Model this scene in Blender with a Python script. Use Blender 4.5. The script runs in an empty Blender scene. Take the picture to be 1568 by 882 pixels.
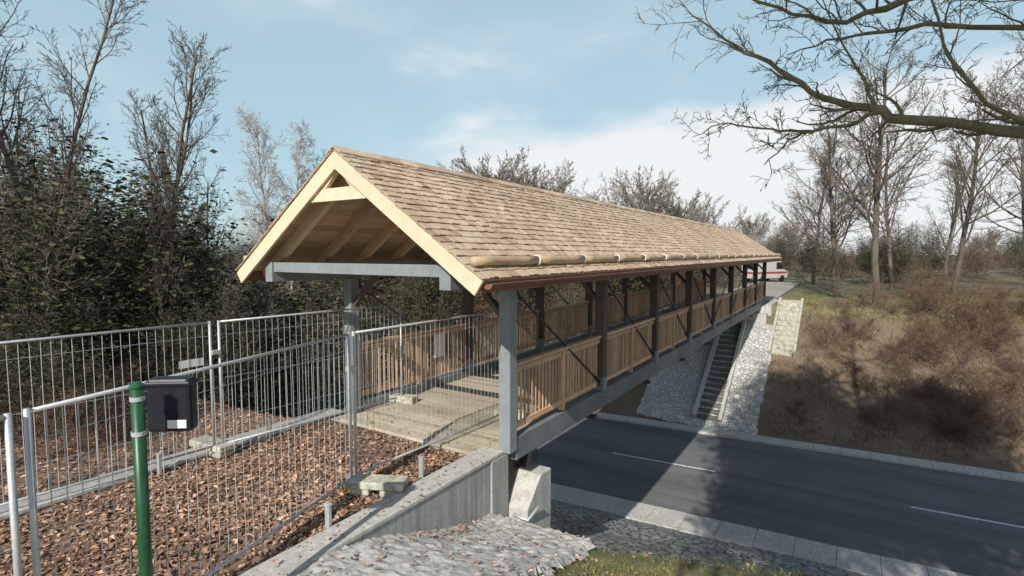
import bpy, math, random
import numpy as np
from mathutils import Vector, Matrix

random.seed(7)
scene = bpy.context.scene
COL = scene.collection
SUN = Vector((0.27,-1.4,1.0))

# ------------------------------------------------------------------ mesh builder
class MB:
    def __init__(s):
        s.v = []; s.f = []
    def box(s, x0, x1, y0, y1, z0, z1):
        n = len(s.v)
        s.v += [(x0,y0,z0),(x1,y0,z0),(x1,y1,z0),(x0,y1,z0),(x0,y0,z1),(x1,y0,z1),(x1,y1,z1),(x0,y1,z1)]
        s.f += [(n,n+3,n+2,n+1),(n+4,n+5,n+6,n+7),(n,n+1,n+5,n+4),(n+1,n+2,n+6,n+5),(n+2,n+3,n+7,n+6),(n+3,n,n+4,n+7)]
    def beam(s, a, b, w, h, up=(0,0,1)):
        a = Vector(a); b = Vector(b); d = (b-a).normalized(); up = Vector(up)
        r = d.cross(up).normalized(); u = r.cross(d).normalized()
        n = len(s.v)
        for p in (a, b):
            for sx, sy in ((-1,-1),(1,-1),(1,1),(-1,1)):
                s.v.append(tuple(p + r*sx*w/2 + u*sy*h/2))
        s.f += [(n,n+1,n+2,n+3),(n+7,n+6,n+5,n+4),(n,n+4,n+5,n+1),(n+1,n+5,n+6,n+2),(n+2,n+6,n+7,n+3),(n+3,n+7,n+4,n)]
    def plate(s, poly, y0, y1):
        n = len(s.v); k = len(poly)
        s.v += [(p[0], y0, p[1]) for p in poly] + [(p[0], y1, p[1]) for p in poly]
        s.f.append(tuple(range(n, n+k))); s.f.append(tuple(range(n+2*k-1, n+k-1, -1)))
        for i in range(k):
            j = (i+1) % k
            s.f.append((n+i, n+k+i, n+k+j, n+j))
    def platex(s, poly, x0, x1):
        n = len(s.v); k = len(poly)
        s.v += [(x0, p[0], p[1]) for p in poly] + [(x1, p[0], p[1]) for p in poly]
        s.f.append(tuple(range(n+k-1, n-1, -1))); s.f.append(tuple(range(n+k, n+2*k)))
        for i in range(k):
            j = (i+1) % k
            s.f.append((n+i, n+j, n+k+j, n+k+i))
    def tube(s, pts, rad, k=6, cap=True):
        n = len(s.v); m = len(pts)
        for i in range(m):
            p = pts[i]
            if i == 0: d = pts[1]-pts[0]
            elif i == m-1: d = pts[-1]-pts[-2]
            else: d = pts[i+1]-pts[i-1]
            d = d.normalized()
            a = Vector((0,0,1)) if abs(d.z) < 0.9 else Vector((1,0,0))
            e1 = d.cross(a).normalized(); e2 = d.cross(e1)
            r = rad[i]
            for j in range(k):
                t = 2*math.pi*j/k
                s.v.append(tuple(p + e1*(math.cos(t)*r) + e2*(math.sin(t)*r)))
        for i in range(m-1):
            for j in range(k):
                a0 = n+i*k+j; a1 = n+i*k+(j+1) % k
                s.f.append((a0, a1, a1+k, a0+k))
        if cap:
            s.f.append(tuple(range(n+k-1, n-1, -1)))
            s.f.append(tuple(range(n+(m-1)*k, n+m*k)))
    def rod(s, a, b, r, k=6):
        s.tube([Vector(a), Vector(b)], [r, r], k)
    def mesh(s, name, mat=None, smooth=False):
        me = bpy.data.meshes.new(name)
        me.from_pydata(s.v, [], s.f); me.update()
        if mat: me.materials.append(mat)
        if smooth:
            me.polygons.foreach_set('use_smooth', [True]*len(me.polygons))
        return me
    def obj(s, name, mat=None, parent=None, smooth=False, bevel=0):
        o = bpy.data.objects.new(name, s.mesh(name, mat, smooth))
        COL.objects.link(o)
        if parent: o.parent = parent
        if bevel:
            m = o.modifiers.new('bevel', 'BEVEL'); m.width = bevel; m.segments = 2; m.limit_method = 'ANGLE'
        return o

def empty(name, loc=(0,0,0)):
    e = bpy.data.objects.new(name, None); COL.objects.link(e); e.location = loc
    return e
def inst(name, me, loc, rz=0, sc=1, parent=None):
    o = bpy.data.objects.new(name, me); COL.objects.link(o)
    o.location = loc; o.rotation_euler = (0,0,rz)
    o.scale = (sc,sc,sc) if not isinstance(sc, tuple) else sc
    if parent: o.parent = parent
    return o

# ------------------------------------------------------------------ materials
def lin(c): return tuple(c)+(1,)
def newmat(name):
    m = bpy.data.materials.new(name); m.use_nodes = True
    nt = m.node_tree; nt.nodes.clear()
    o = nt.nodes.new('ShaderNodeOutputMaterial'); b = nt.nodes.new('ShaderNodeBsdfPrincipled')
    nt.links.new(b.outputs[0], o.inputs[0])
    return m, nt, b
def mixc(nt, fac, a, b, mode='MIX'):
    n = nt.nodes.new('ShaderNodeMix'); n.data_type = 'RGBA'; n.blend_type = mode
    for idx, val in ((0, fac), (6, a), (7, b)):
        if isinstance(val, bpy.types.NodeSocket): nt.links.new(val, n.inputs[idx])
        else: n.inputs[idx].default_value = val if idx == 0 else lin(val)
    return n.outputs[2]
def ramp(nt, src, stops):
    r = nt.nodes.new('ShaderNodeValToRGB'); nt.links.new(src, r.inputs[0])
    els = r.color_ramp.elements
    while len(els) < len(stops): els.new(0.5)
    for e, (p, c) in zip(els, stops):
        e.position = p; e.color = lin(c) if not isinstance(c, (int, float)) else (c, c, c, 1)
    return r.outputs[0]
def pos(nt, scale=(1,1,1), obj=False):
    m = nt.nodes.new('ShaderNodeMapping'); m.inputs['Scale'].default_value = scale
    if obj:
        g = nt.nodes.new('ShaderNodeTexCoord'); nt.links.new(g.outputs['Object'], m.inputs[0])
    else:
        g = nt.nodes.new('ShaderNodeNewGeometry'); nt.links.new(g.outputs['Position'], m.inputs[0])
    return m.outputs[0]
def noise(nt, vec, scale, detail=6, rough=0.6, dist=0):
    n = nt.nodes.new('ShaderNodeTexNoise'); nt.links.new(vec, n.inputs['Vector'])
    n.inputs['Scale'].default_value = scale; n.inputs['Detail'].default_value = detail
    n.inputs['Roughness'].default_value = rough; n.inputs['Distortion'].default_value = dist
    return n.outputs[0]
def bump(nt, b, h, strength=0.3, dist=0.02):
    n = nt.nodes.new('ShaderNodeBump'); n.inputs['Strength'].default_value = strength
    n.inputs['Distance'].default_value = dist
    nt.links.new(h, n.inputs['Height']); nt.links.new(n.outputs[0], b.inputs['Normal'])

def pmat(name, c1, c2, scale=3, stretch=(1,1,1), rough=0.8, metal=0, bmp=0.2, bd=0.01, island=None, obj=False, spec=0.3, contrast=1.0, weather=0.0):
    m, nt, b = newmat(name)
    v = pos(nt, stretch, obj)
    n1 = noise(nt, v, scale, 5, 0.65)
    f = ramp(nt, n1, [(0.32, 0.0), (0.68, 1.0)])
    c = mixc(nt, f, c1, c2)
    if bmp:
        n2 = noise(nt, v, scale*7, 4, 0.6)
        c = mixc(nt, 0.55*contrast, c, ramp(nt, n2, [(0.25, (0.45,0.45,0.45)), (0.75, (1.35,1.35,1.35))]), 'MULTIPLY')
    if weather:
        n3 = noise(nt, pos(nt,(1,1,0.4)), 0.45, 6, 0.7)
        c = mixc(nt, weather, c, ramp(nt, n3, [(0.35,(0.72,0.70,0.68)),(0.65,(1.12,1.12,1.12))]), 'MULTIPLY')
    if island:
        g = nt.nodes.new('ShaderNodeNewGeometry')
        r = ramp(nt, g.outputs['Random Per Island'], island)
        c = mixc(nt, 1.0, c, r, 'MULTIPLY')
    nt.links.new(c, b.inputs['Base Color'])
    b.inputs['Roughness'].default_value = rough; b.inputs['Metallic'].default_value = metal
    b.inputs['Specular IOR Level'].default_value = spec
    if bmp: bump(nt, b, n2, bmp, bd)
    return m

M = {}
isl = [(0,(0.68,0.66,0.64)),(0.35,(0.9,0.88,0.86)),(0.7,(1.08,1.06,1.03)),(1,(1.25,1.2,1.12))]
M['shingle'] = pmat('shingle_wood', (0.515,0.39,0.275), (0.595,0.48,0.36), 1.2, (1,1,1), 0.85, island=[(0,(0.68,0.63,0.59)),(0.15,(0.88,0.85,0.83)),(0.6,(1.0,1.0,1.0)),(0.92,(1.08,1.08,1.08)),(1,(1.18,1.2,1.22))], bmp=0.25, contrast=0.7, weather=0.7)
M['pine'] = pmat('fresh_pine', (0.68,0.545,0.38), (0.76,0.65,0.49), 2, (3,3,3), 0.6, island=[(0,(0.92,0.9,0.88)),(1,(1.05,1.04,1.02))], bmp=0.1, contrast=0.6)
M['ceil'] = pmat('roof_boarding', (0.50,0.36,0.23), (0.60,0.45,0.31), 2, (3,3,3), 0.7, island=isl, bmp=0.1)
M['larch'] = pmat('larch_rail', (0.50,0.32,0.20), (0.62,0.425,0.29), 3, (2,2,1), 0.7, island=isl, bmp=0.15, contrast=0.7)
M['deck'] = pmat('deck_plank', (0.44,0.385,0.295), (0.56,0.505,0.405), 1.5, (1,6,1), 0.8, island=[(0,(0.74,0.73,0.71)),(0.5,(1,1,1)),(1,(1.15,1.15,1.12))], bmp=0.2, contrast=0.9, weather=0.8)
M['log'] = pmat('snow_guard_log', (0.42,0.30,0.185), (0.56,0.43,0.285), 3, (2,1,2), 0.8)
M['greypaint'] = pmat('grey_paint', (0.225,0.25,0.265), (0.28,0.305,0.32), 3, (1,1,1), 0.5, bmp=0.05, contrast=0.5, weather=0.6)
M['girder'] = pmat('grey_girder', (0.16,0.175,0.185), (0.21,0.225,0.235), 3, (1,1,1), 0.5, bmp=0.05, contrast=0.6, weather=0.8)
M['shade_timber'] = pmat('shade_toned_timber', (0.085,0.066,0.058), (0.13,0.103,0.09), 3, (2,2,1), 0.65, bmp=0.1)  # roof shade put into the colour; side posts are the front posts' grey, darkened
M['steel'] = pmat('dark_steel', (0.05,0.05,0.055), (0.08,0.08,0.085), 4, rough=0.45, metal=0.6, bmp=0.05)
M['galv'] = pmat('galvanised_steel', (0.46,0.48,0.50), (0.58,0.60,0.61), 6, rough=0.5, metal=0.4, bmp=0.05, contrast=0.6, weather=0.6)
M['copper'] = pmat('copper_gutter', (0.22,0.10,0.075), (0.30,0.15,0.11), 4, rough=0.45, metal=0.3, bmp=0.05)
M['band'] = pmat('bright_metal_band', (0.7,0.65,0.55), (0.8,0.75,0.65), 4, rough=0.5, bmp=0)
M['green'] = pmat('green_paint', (0.009,0.06,0.024), (0.015,0.09,0.035), 5, rough=0.4, bmp=0.03, spec=0.5, weather=0.9)
M['black'] = pmat('black_plastic', (0.012,0.014,0.022), (0.02,0.022,0.03), 6, rough=0.4, bmp=0.05)
M['white'] = pmat('white_print', (0.72,0.73,0.74), (0.8,0.8,0.8), 20, rough=0.6, bmp=0)
M['bark'] = pmat('bark', (0.10,0.08,0.062), (0.18,0.15,0.118), 3, (1,1,0.4), 0.9, bmp=0.5, obj=True)
M['greytwig'] = pmat('grey_twig', (0.17,0.14,0.115), (0.26,0.225,0.185), 2, rough=0.9, bmp=0, obj=True)
M['barklight'] = pmat('bark_lichen', (0.16,0.135,0.09), (0.31,0.28,0.175), 5, (1,1,1), 0.9, bmp=0.5)
M['birch'] = pmat('birch_bark', (0.34,0.29,0.26), (0.5,0.46,0.43), 3, (1,1,2), 0.8, bmp=0.3, obj=True)
M['twigred'] = pmat('shrub_twig', (0.12,0.078,0.058), (0.20,0.13,0.098), 3, rough=0.9, bmp=0, obj=True)
M['leaf'] = pmat('fallen_leaf', (0.36,0.235,0.165), (0.46,0.32,0.235), 6, rough=0.75, island=[(0,(0.3,0.27,0.25)),(0.4,(0.75,0.7,0.66)),(0.75,(1.1,1.03,0.97)),(1,(1.7,1.6,1.5))], bmp=0, weather=1.0)
M['deadleaf'] = pmat('dead_shrub_leaf', (0.13,0.078,0.055), (0.22,0.135,0.09), 1, rough=0.85, island=[(0,(0.4,0.36,0.34)),(0.6,(1,0.95,0.9)),(1,(1.6,1.45,1.2))], bmp=0, obj=True)
M['ivy'] = pmat('ivy_leaf', (0.032,0.04,0.017), (0.062,0.07,0.03), 1, rough=0.6, island=[(0,(0.4,0.45,0.4)),(0.6,(1,1,1)),(1,(1.8,1.6,1.2))], bmp=0, obj=True)
M['grass'] = pmat('grass_blade', (0.13,0.15,0.045), (0.24,0.24,0.09), 1.5, rough=0.8, island=[(0,(0.5,0.55,0.5)),(0.6,(1,1,1)),(1,(2.0,1.6,1.3))], bmp=0)
M['straw'] = pmat('dry_grass', (0.22,0.16,0.10), (0.34,0.27,0.17), 0.6, rough=0.85, island=[(0,(0.35,0.33,0.3)),(0.6,(0.95,0.95,0.95)),(1,(1.4,1.3,1.15))], bmp=0, weather=1.0)

def mat_concrete(name, c1, c2, moss=0.0, lines=False):
    m, nt, b = newmat(name)
    v = pos(nt)
    n1 = noise(nt, v, 1.6, 8, 0.7); n2 = noise(nt, v, 28, 5, 0.7); n3 = noise(nt, v, 5, 6, 0.7, 0.5)
    c = mixc(nt, ramp(nt, n1, [(0.3,0.0),(0.7,1.0)]), c1, c2)
    c = mixc(nt, 0.6, c, ramp(nt, n2, [(0.3,(0.6,0.6,0.6)),(0.7,(1.25,1.25,1.25))]), 'MULTIPLY')
    c = mixc(nt, ramp(nt, n3, [(0.62-moss*0.3,0.0),(0.74-moss*0.2,0.85 if moss else 0.35)]), c, (0.16,0.15,0.09))
    vs = pos(nt, (6,6,0.5)); c = mixc(nt, 0.6, c, ramp(nt, noise(nt, vs, 1.5, 5, 0.6), [(0.3,(0.55,0.55,0.53)),(0.6,(1.1,1.1,1.1))]), 'MULTIPLY')
    if lines:
        w = nt.nodes.new('ShaderNodeTexWave'); nt.links.new(pos(nt), w.inputs[0])
        w.bands_direction = 'Y'; w.inputs['Scale'].default_value = 2.6; w.inputs['Distortion'].default_value = 0.2
        l = ramp(nt, w.outputs[1], [(0.0,0.72),(0.06,1.0)])
        c = mixc(nt, 1.0, c, l, 'MULTIPLY')
    nt.links.new(c, b.inputs['Base Color']); b.inputs['Roughness'].default_value = 0.9
    bump(nt, b, n2, 0.35, 0.02)
    return m
M['concrete'] = mat_concrete('concrete', (0.44,0.425,0.39), (0.57,0.555,0.51), 0.0)
M['concrete_f'] = mat_concrete('formwork_concrete', (0.32,0.325,0.32), (0.42,0.42,0.40), 0.0, True)
M['mossblock'] = mat_concrete('mossy_concrete', (0.45,0.44,0.36), (0.58,0.56,0.47), 0.4)
M['darkconc'] = mat_concrete('shaded_step_concrete', (0.12,0.12,0.11), (0.2,0.195,0.18), 0.3)  # shade on the far stair is put into the tread colour

def mat_cobble(name, c1, c2, sc, joint=(0.08,0.075,0.06), flat=1.0, jw=(0.03,0.12)):
    m, nt, b = newmat(name)
    v = pos(nt, (1,1,flat))
    wn = nt.nodes.new('ShaderNodeTexVoronoi'); wn.feature = 'DISTANCE_TO_EDGE'; nt.links.new(v, wn.inputs['Vector']); wn.inputs['Scale'].default_value = sc
    wc = nt.nodes.new('ShaderNodeTexVoronoi'); nt.links.new(v, wc.inputs['Vector']); wc.inputs['Scale'].default_value = sc
    n2 = noise(nt, v, 20, 5, 0.7); n0 = noise(nt, v, 0.7, 5, 0.6)
    sep = nt.nodes.new('ShaderNodeSeparateColor'); nt.links.new(wc.outputs['Color'], sep.inputs[0])
    c = mixc(nt, sep.outputs[0], c1, c2)
    c = mixc(nt, 0.6, c, ramp(nt, n2, [(0.3,(0.55,0.55,0.55)),(0.7,(1.3,1.3,1.3))]), 'MULTIPLY')
    c = mixc(nt, 0.7, c, ramp(nt, n0, [(0.3,(0.65,0.65,0.63)),(0.7,(1.15,1.15,1.15))]), 'MULTIPLY')
    e = ramp(nt, wn.outputs['Distance'], [(jw[0],0.0),(jw[1],1.0)])
    c = mixc(nt, e, joint, c)
    nt.links.new(c, b.inputs['Base Color']); b.inputs['Roughness'].default_value = 0.9
    bump(nt, b, e, 0.8, 0.04)
    return m
M['cobble'] = mat_cobble('cobble_paving', (0.30,0.30,0.29), (0.50,0.49,0.47), 4.5)
M['stonepave'] = mat_cobble('slope_stone_paving', (0.48,0.47,0.45), (0.66,0.65,0.62), 5.0, (0.32,0.31,0.28))

m, nt, b = newmat('rough_apron'); v = pos(nt)
n1 = noise(nt, v, 1.3, 9, 0.75, 0.4); n2 = noise(nt, v, 18, 7, 0.8); n3 = noise(nt, pos(nt,(1,3.2,1)), 2.2, 8, 0.7, 1.2)
c = mixc(nt, ramp(nt, n1, [(0.3,0.0),(0.7,1.0)]), (0.46,0.45,0.42), (0.64,0.63,0.60))
c = mixc(nt, 0.8, c, ramp(nt, n2, [(0.3,(0.55,0.55,0.55)),(0.7,(1.25,1.25,1.25))]), 'MULTIPLY')
c = mixc(nt, ramp(nt, n3, [(0.54,0.0),(0.62,0.6)]), c, (0.27,0.24,0.19))
nt.links.new(c, b.inputs['Base Color']); b.inputs['Roughness'].default_value = 0.95; bump(nt, b, n2, 0.8, 0.04)
M['rubble'] = m

m, nt, b = newmat('asphalt'); v = pos(nt)
n1 = noise(nt, v, 0.35, 6, 0.6); n2 = noise(nt, v, 60, 3, 0.7)
vs = pos(nt, (0.05, 1.2, 1)); n3 = noise(nt, vs, 1.0, 4, 0.6)
c = mixc(nt, ramp(nt, n1, [(0.3,0.0),(0.7,1.0)]), (0.125,0.129,0.134), (0.16,0.162,0.165))
c = mixc(nt, 0.5, c, ramp(nt, n2, [(0.3,(0.6,0.6,0.6)),(0.7,(1.4,1.4,1.4))]), 'MULTIPLY')
c = mixc(nt, 0.7, c, ramp(nt, n3, [(0.35,(0.75,0.75,0.75)),(0.65,(1.25,1.25,1.25))]), 'MULTIPLY')
nt.links.new(c, b.inputs['Base Color']); b.inputs['Roughness'].default_value = 0.85; b.inputs['Specular IOR Level'].default_value = 0.2; bump(nt, b, n2, 0.3, 0.01)
M['asphalt'] = m
m, nt, b = newmat('road_paint'); v = pos(nt)
c = ramp(nt, noise(nt, v, 14, 5, 0.75), [(0.38,(0.2,0.2,0.2)),(0.55,(0.75,0.75,0.73))])
nt.links.new(c, b.inputs['Base Color']); b.inputs['Roughness'].default_value = 0.7
M['paint'] = m

m, nt, b = newmat('ground'); v = pos(nt)
at = nt.nodes.new('ShaderNodeVertexColor'); at.layer_name = 'zone'
sp = nt.nodes.new('ShaderNodeSeparateColor'); nt.links.new(at.outputs[0], sp.inputs[0])
nA = noise(nt, v, 0.8, 8, 0.7); nB = noise(nt, v, 9, 8, 0.75); nC = noise(nt, v, 40, 4, 0.7)
soil = mixc(nt, ramp(nt, nB, [(0.35,0.0),(0.65,1.0)]), (0.09,0.068,0.045), (0.17,0.13,0.085))
gr = mixc(nt, ramp(nt, nA, [(0.35,0.0),(0.65,1.0)]), (0.12,0.14,0.045), (0.25,0.24,0.10))
gr = mixc(nt, ramp(nt, nB, [(0.42,0.0),(0.65,0.85)]), gr, (0.26,0.22,0.13))
lf = mixc(nt, ramp(nt, nB, [(0.4,0.0),(0.6,1.0)]), (0.13,0.085,0.06), (0.27,0.18,0.125))
bank = mixc(nt, ramp(nt, nA, [(0.35,0.0),(0.65,1.0)]), (0.15,0.105,0.072), (0.25,0.19,0.13))
bank = mixc(nt, ramp(nt, nB, [(0.45,0.0),(0.65,0.8)]), bank, (0.11,0.085,0.05))
c = mixc(nt, sp.outputs[1], soil, gr); c = mixc(nt, sp.outputs[0], c, lf); c = mixc(nt, sp.outputs[2], c, bank)
c = mixc(nt, 0.6, c, ramp(nt, nC, [(0.3,(0.5,0.5,0.5)),(0.7,(1.35,1.35,1.35))]), 'MULTIPLY')
nt.links.new(c, b.inputs['Base Color']); b.inputs['Roughness'].default_value = 0.95
bump(nt, b, nB, 0.6, 0.05)
M['ground'] = m

# ------------------------------------------------------------------ terrain
def sm(a, b, t):
    t = max(0.0, min(1.0, (t-a)/(b-a))); return t*t*(3-2*t)
def yc(x): return 20.5 + 0.09*(x+5)
ROADZ = -5.30
def hn(x, y):
    return 0.06*math.sin(x*0.9+y*0.37)+0.05*math.sin(y*1.3-x*0.5)+0.04*math.sin(x*2.3+1.7*y)
def terrain(x, y):
    u = y - yc(x)
    bz = ROADZ - 0.07
    if u < -5.2:
        if -8.45 < x < -4.4 and y < 6.92: return -0.10 + hn(x,y)*0.12
        zr = -0.15 - 0.80*sm(3.0,6.3,y)*(1-0.45*sm(-3.0,0.3,x)) + hn(x,y)*0.4
        zl = -0.1 + hn(x,y)*0.2
        w = sm(-8.4,-4.5,x)
        zt = zl*(1-w)+zr*w
        if u > -14.4:
            t = (u+14.4)/9.2
            tt = t**(1-0.2*w)
            z = zt + (bz-zt)*tt + hn(x,y)*0.5*sm(0,0.15,t)*sm(0,0.15,1-t)
        else: z = zt
        return z
    if u > 5.2:
        t = min(1.0, (u-5.2)/8.4)
        zt = -0.05 + 0.6*sm(0,12,x)
        if t < 1: return bz + (zt-bz)*t + hn(x,y)*0.8*sm(0,0.15,t)*sm(0,0.15,1-t)
        if -9 < x < -3: return zt
        return zt + hn(x*0.3,y*0.3)*sm(13.6,20,u)
    return bz
xs = np.concatenate([np.arange(-640,-60,40), np.arange(-60,-12,1.5), np.arange(-12,6,0.25), np.arange(6,60,1.5), np.arange(60,641,40)])
xs = np.unique(np.round(np.concatenate([xs,[-8.46,-8.44,-4.41,-4.39]]),3))
ys = np.concatenate([np.arange(-120,-6,6), np.arange(-6,42,0.3), np.arange(42,90,2), np.arange(90,950,40)])
ys = np.unique(np.round(np.concatenate([ys,[6.91,6.93]]),3))
verts = [(float(x), float(y), terrain(float(x), float(y))) for y in ys for x in xs]
nx = len(xs)
faces = [(j*nx+i, j*nx+i+1, (j+1)*nx+i+1, (j+1)*nx+i) for j in range(len(ys)-1) for i in range(nx-1)]
me = bpy.data.meshes.new('ground'); me.from_pydata(verts, [], faces); me.update(); me.materials.append(M['ground'])
me.polygons.foreach_set('use_smooth', [True]*len(me.polygons))
ca = me.color_attributes.new('zone', 'FLOAT_COLOR', 'POINT')
cols = []
for x, y, z in verts:
    u = y - yc(x)
    leaf = (1-sm(-4.8,-4.2,x))*sm(-16,-11,x)*(1-sm(6.5,8,y))
    grass = sm(-4.2,-2.5,x)*(1-sm(-12.5,-10,u)) + sm(12.0,13.6,u)*(0.9-0.6*sm(15,24,u))*sm(-14,-9,x) + 0.1*sm(60,100,abs(x))
    bk = sm(4.9,5.6,u)*(1-sm(11.5,13.4,u))*sm(-14,-6,x) + 0.5*sm(-13,-10,u)*(1-sm(-5.6,-5,u))*sm(-14,-6,x)
    cols += [leaf, min(1,grass), min(1,bk), 1]
ca.data.foreach_set('color', cols)
o = bpy.data.objects.new('ground', me); COL.objects.link(o)

def strip(name, u0, u1, z, mat, x0=-500, x1=500, n=200):
    mb = MB()
    X = np.linspace(x0, x1, n+1)
    for i in range(n):
        a, bb = float(X[i]), float(X[i+1])
        k = len(mb.v)
        mb.v += [(a,yc(a)+u0,z),(bb,yc(bb)+u0,z),(bb,yc(bb)+u1,z),(a,yc(a)+u1,z)]
        mb.f.append((k,k+1,k+2,k+3))
    return mb.obj(name, mat)
strip('road', -4.1, 4.1, ROADZ, M['asphalt'])
def kerb(u0, u1, h, seed):
    mb = MB(); rg = random.Random(seed); x = -60.0
    while x < 40:
        a, c = x, x+0.99; dz = rg.uniform(-0.006,0.006); n = len(mb.v); zt = ROADZ+h+dz; zb = ROADZ-0.15
        for z in (zb, zt):
            mb.v += [(a,yc(a)+u0,z),(c,yc(c)+u0,z),(c,yc(c)+u1,z),(a,yc(a)+u1,z)]
        mb.f += [(n+4,n+5,n+6,n+7),(n,n+1,n+5,n+4),(n+1,n+2,n+6,n+5),(n+2,n+3,n+7,n+6),(n+3,n,n+4,n+7)]
        x += 1.0
    mb.obj('kerb', M['concrete'], bevel=0.01)
kerb(-5.25,-4.1,0.10,1); kerb(4.1,4.8,0.10,2)
mb = MB()
for k in range(-8, 9):
    x0 = -8.0 + k*10.0; x1 = x0+4.0; z = ROADZ+0.005; n = len(mb.v)
    mb.v += [(x0,yc(x0)-0.13,z),(x1,yc(x1)-0.13,z),(x1,yc(x1)-0.01,z),(x0,yc(x0)-0.01,z)]; mb.f.append((n,n+1,n+2,n+3))
mb.obj('road_marking', M['paint'])

def sheet(name, x0, x1, y0, y1, off, mat, step=0.3, amp=0.0, edge=0.0, cond=None, drop=0.1):
    rng = np.random.RandomState(3)
    X = np.linspace(x0, x1, max(2,int((x1-x0)/step))); Y = np.linspace(y0, y1, max(2,int((y1-y0)/step)))
    V = []
    for j, y in enumerate(Y):
        for i, x in enumerate(X):
            border = (i in (0, len(X)-1)) or (j in (0, len(Y)-1))
            dx = rng.uniform(-edge, edge) if border and edge else 0
            dy = rng.uniform(-edge, edge) if border and edge else 0
            zz = terrain(max(x,x0 if name!='stone_slab_apron' else -4.38), y)+off+rng.uniform(-amp, amp)
            if border and not (name=='stone_slab_apron' and i == 0): zz -= drop
            V.append((x+dx, y+dy, zz))
    w = len(X)
    F = [(j*w+i, j*w+i+1, (j+1)*w+i+1, (j+1)*w+i) for j in range(len(Y)-1) for i in range(w-1) if (cond is None or cond(X[i],Y[j]))]
    me = bpy.data.meshes.new(name); me.from_pydata(V, [], F); me.materials.append(mat)
    o = bpy.data.objects.new(name, me); COL.objects.link(o); return o
sheet('cobble_slope_paving', -12.0, 9.0, 7.34, 17.0, 0.10, M['cobble'], 0.25, 0.01, 0.03, lambda x,y: y < yc(x)-5.2 and (y > 7.3+0.6*max(0,x+3.4)))
sheet('stone_slope_paving', -8.9, -3.3, 25.6, 32.6, 0.12, M['stonepave'], 0.25, 0.03, 0.05)
sheet('stone_slab_apron', -4.5, -2.75, 0.8, 6.6, 0.13, M['rubble'], 0.06, 0.018, 0.06)

# stairs on far slope
st = empty('slope_stairs')
mb = MB()
y = 26.0
while y < 32.2:
    mb.box(-6.0,-5.0, y, y+0.24, terrain(-5.5,y)-0.2, terrain(-5.5,y)+0.30); y += 0.36
mb.obj('treads', M['darkconc'], st)
mb = MB()
for xx in (-6.1, -4.9):
    mb.beam((xx,25.9,terrain(xx,25.9)+0.2),(xx,32.3,terrain(xx,32.3)+0.2),0.16,0.45)
mb.obj('stringers', M['concrete'], st)
st = empty('slope_stairs')
mb = MB(); y = 30.6
while y < 35.0:
    mb.box(-3.3,-2.3, y, y+0.25, terrain(-2.7,y)-0.3, terrain(-2.7,y)+0.28); y += 0.36
mb.obj('treads', M['mossblock'], st)
mb = MB()
for xx in (-3.38,-2.22):
    mb.beam((xx,30.4,terrain(-2.7,30.4)+0.2),(xx,35.0,terrain(-2.7,35)+0.25),0.13,0.4)
mb.obj('stringers', M['mossblock'], st)

# ------------------------------------------------------------------ bridge
CX = -6.05; RZ = 4.43; SL = 0.69; HW = 2.5
GY0 = 4.85; GY1 = 36.4
XR = -4.30; XL = -7.80
PY = [6.56 + 3.55*k for k in range(9)]
br = empty('covered_wooden_bridge')
ca_, sa_ = math.cos(math.atan(SL)), math.sin(math.atan(SL))
mb = MB(); rng = random.Random(11)
Ls = HW/ca_
for side in (1, -1):
    s = Ls + 0.03
    while s > 0.05:
        y = GY0 - 0.03 + rng.uniform(-0.01, 0)
        while y < GY1:
            w = rng.uniform(0.08, 0.19); y1 = min(y+w-0.004, GY1+0.03)
            s1 = s + rng.uniform(-0.012, 0.012); s0 = max(s1-0.31, 0.0)
            t = rng.uniform(0.008, 0.016); lift = 0.020+rng.uniform(0, 0.009)
            tl = rng.uniform(-0.003,0.003)
            n = len(mb.v)
            for (ss, hh) in ((s0, 0.0), (s0, 0.004), (s1, lift), (s1, lift+t)):
                for qi, yy in enumerate((y, y1)):
                    h2 = hh + (tl if qi else -tl)*(1 if hh > 0.01 else 0)
                    px = CX + side*(ss*ca_ + h2*sa_); pz = RZ - ss*sa_ + h2*ca_
                    mb.v.append((px, yy, pz))
            mb.f += [(n+2,n+3,n+7,n+6),(n+4,n+6,n+7,n+5),(n+0,n+2,n+6,n+4),(n+1,n+5,n+7,n+3),(n,n+4,n+5,n+1)]
            y += w
        s -= 0.15
mb.obj('shingle_roof', M['shingle'], br)
mb = MB()
y = GY0-0.04
while y < GY1:
    y1 = min(y+rng.uniform(0.35,0.5), GY1+0.04)
    for side in (1,-1):
        z0 = RZ+0.045+rng.uniform(0,0.012)
        mb.plate([(CX, z0+0.01),(CX+side*0.14, z0-0.14*SL+0.01),(CX+side*0.14, z0-0.14*SL-0.012),(CX, z0-0.012)][::side], y, y1-0.006)
    y = y1
mb.obj('ridge_cap', M['shingle'], br)
mb = MB()
for side in (1,-1):
    s = 0.02
    while s < Ls-0.05:
        s1 = min(s+0.145, Ls)
        P = [(CX+side*(s*ca_), RZ-s*sa_-0.008),(CX+side*(s1*ca_-0.003), RZ-s1*sa_-0.006),(CX+side*(s1*ca_-0.003-0.025*sa_), RZ-s1*sa_-0.03),(CX+side*(s*ca_-0.025*sa_), RZ-s*sa_-0.03)]
        mb.plate(P, GY0+0.05, GY1-0.05); s = s1+0.003
mb.obj('roof_boarding', M['ceil'], br)
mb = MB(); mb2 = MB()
ry = 5.22; first = True
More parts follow.
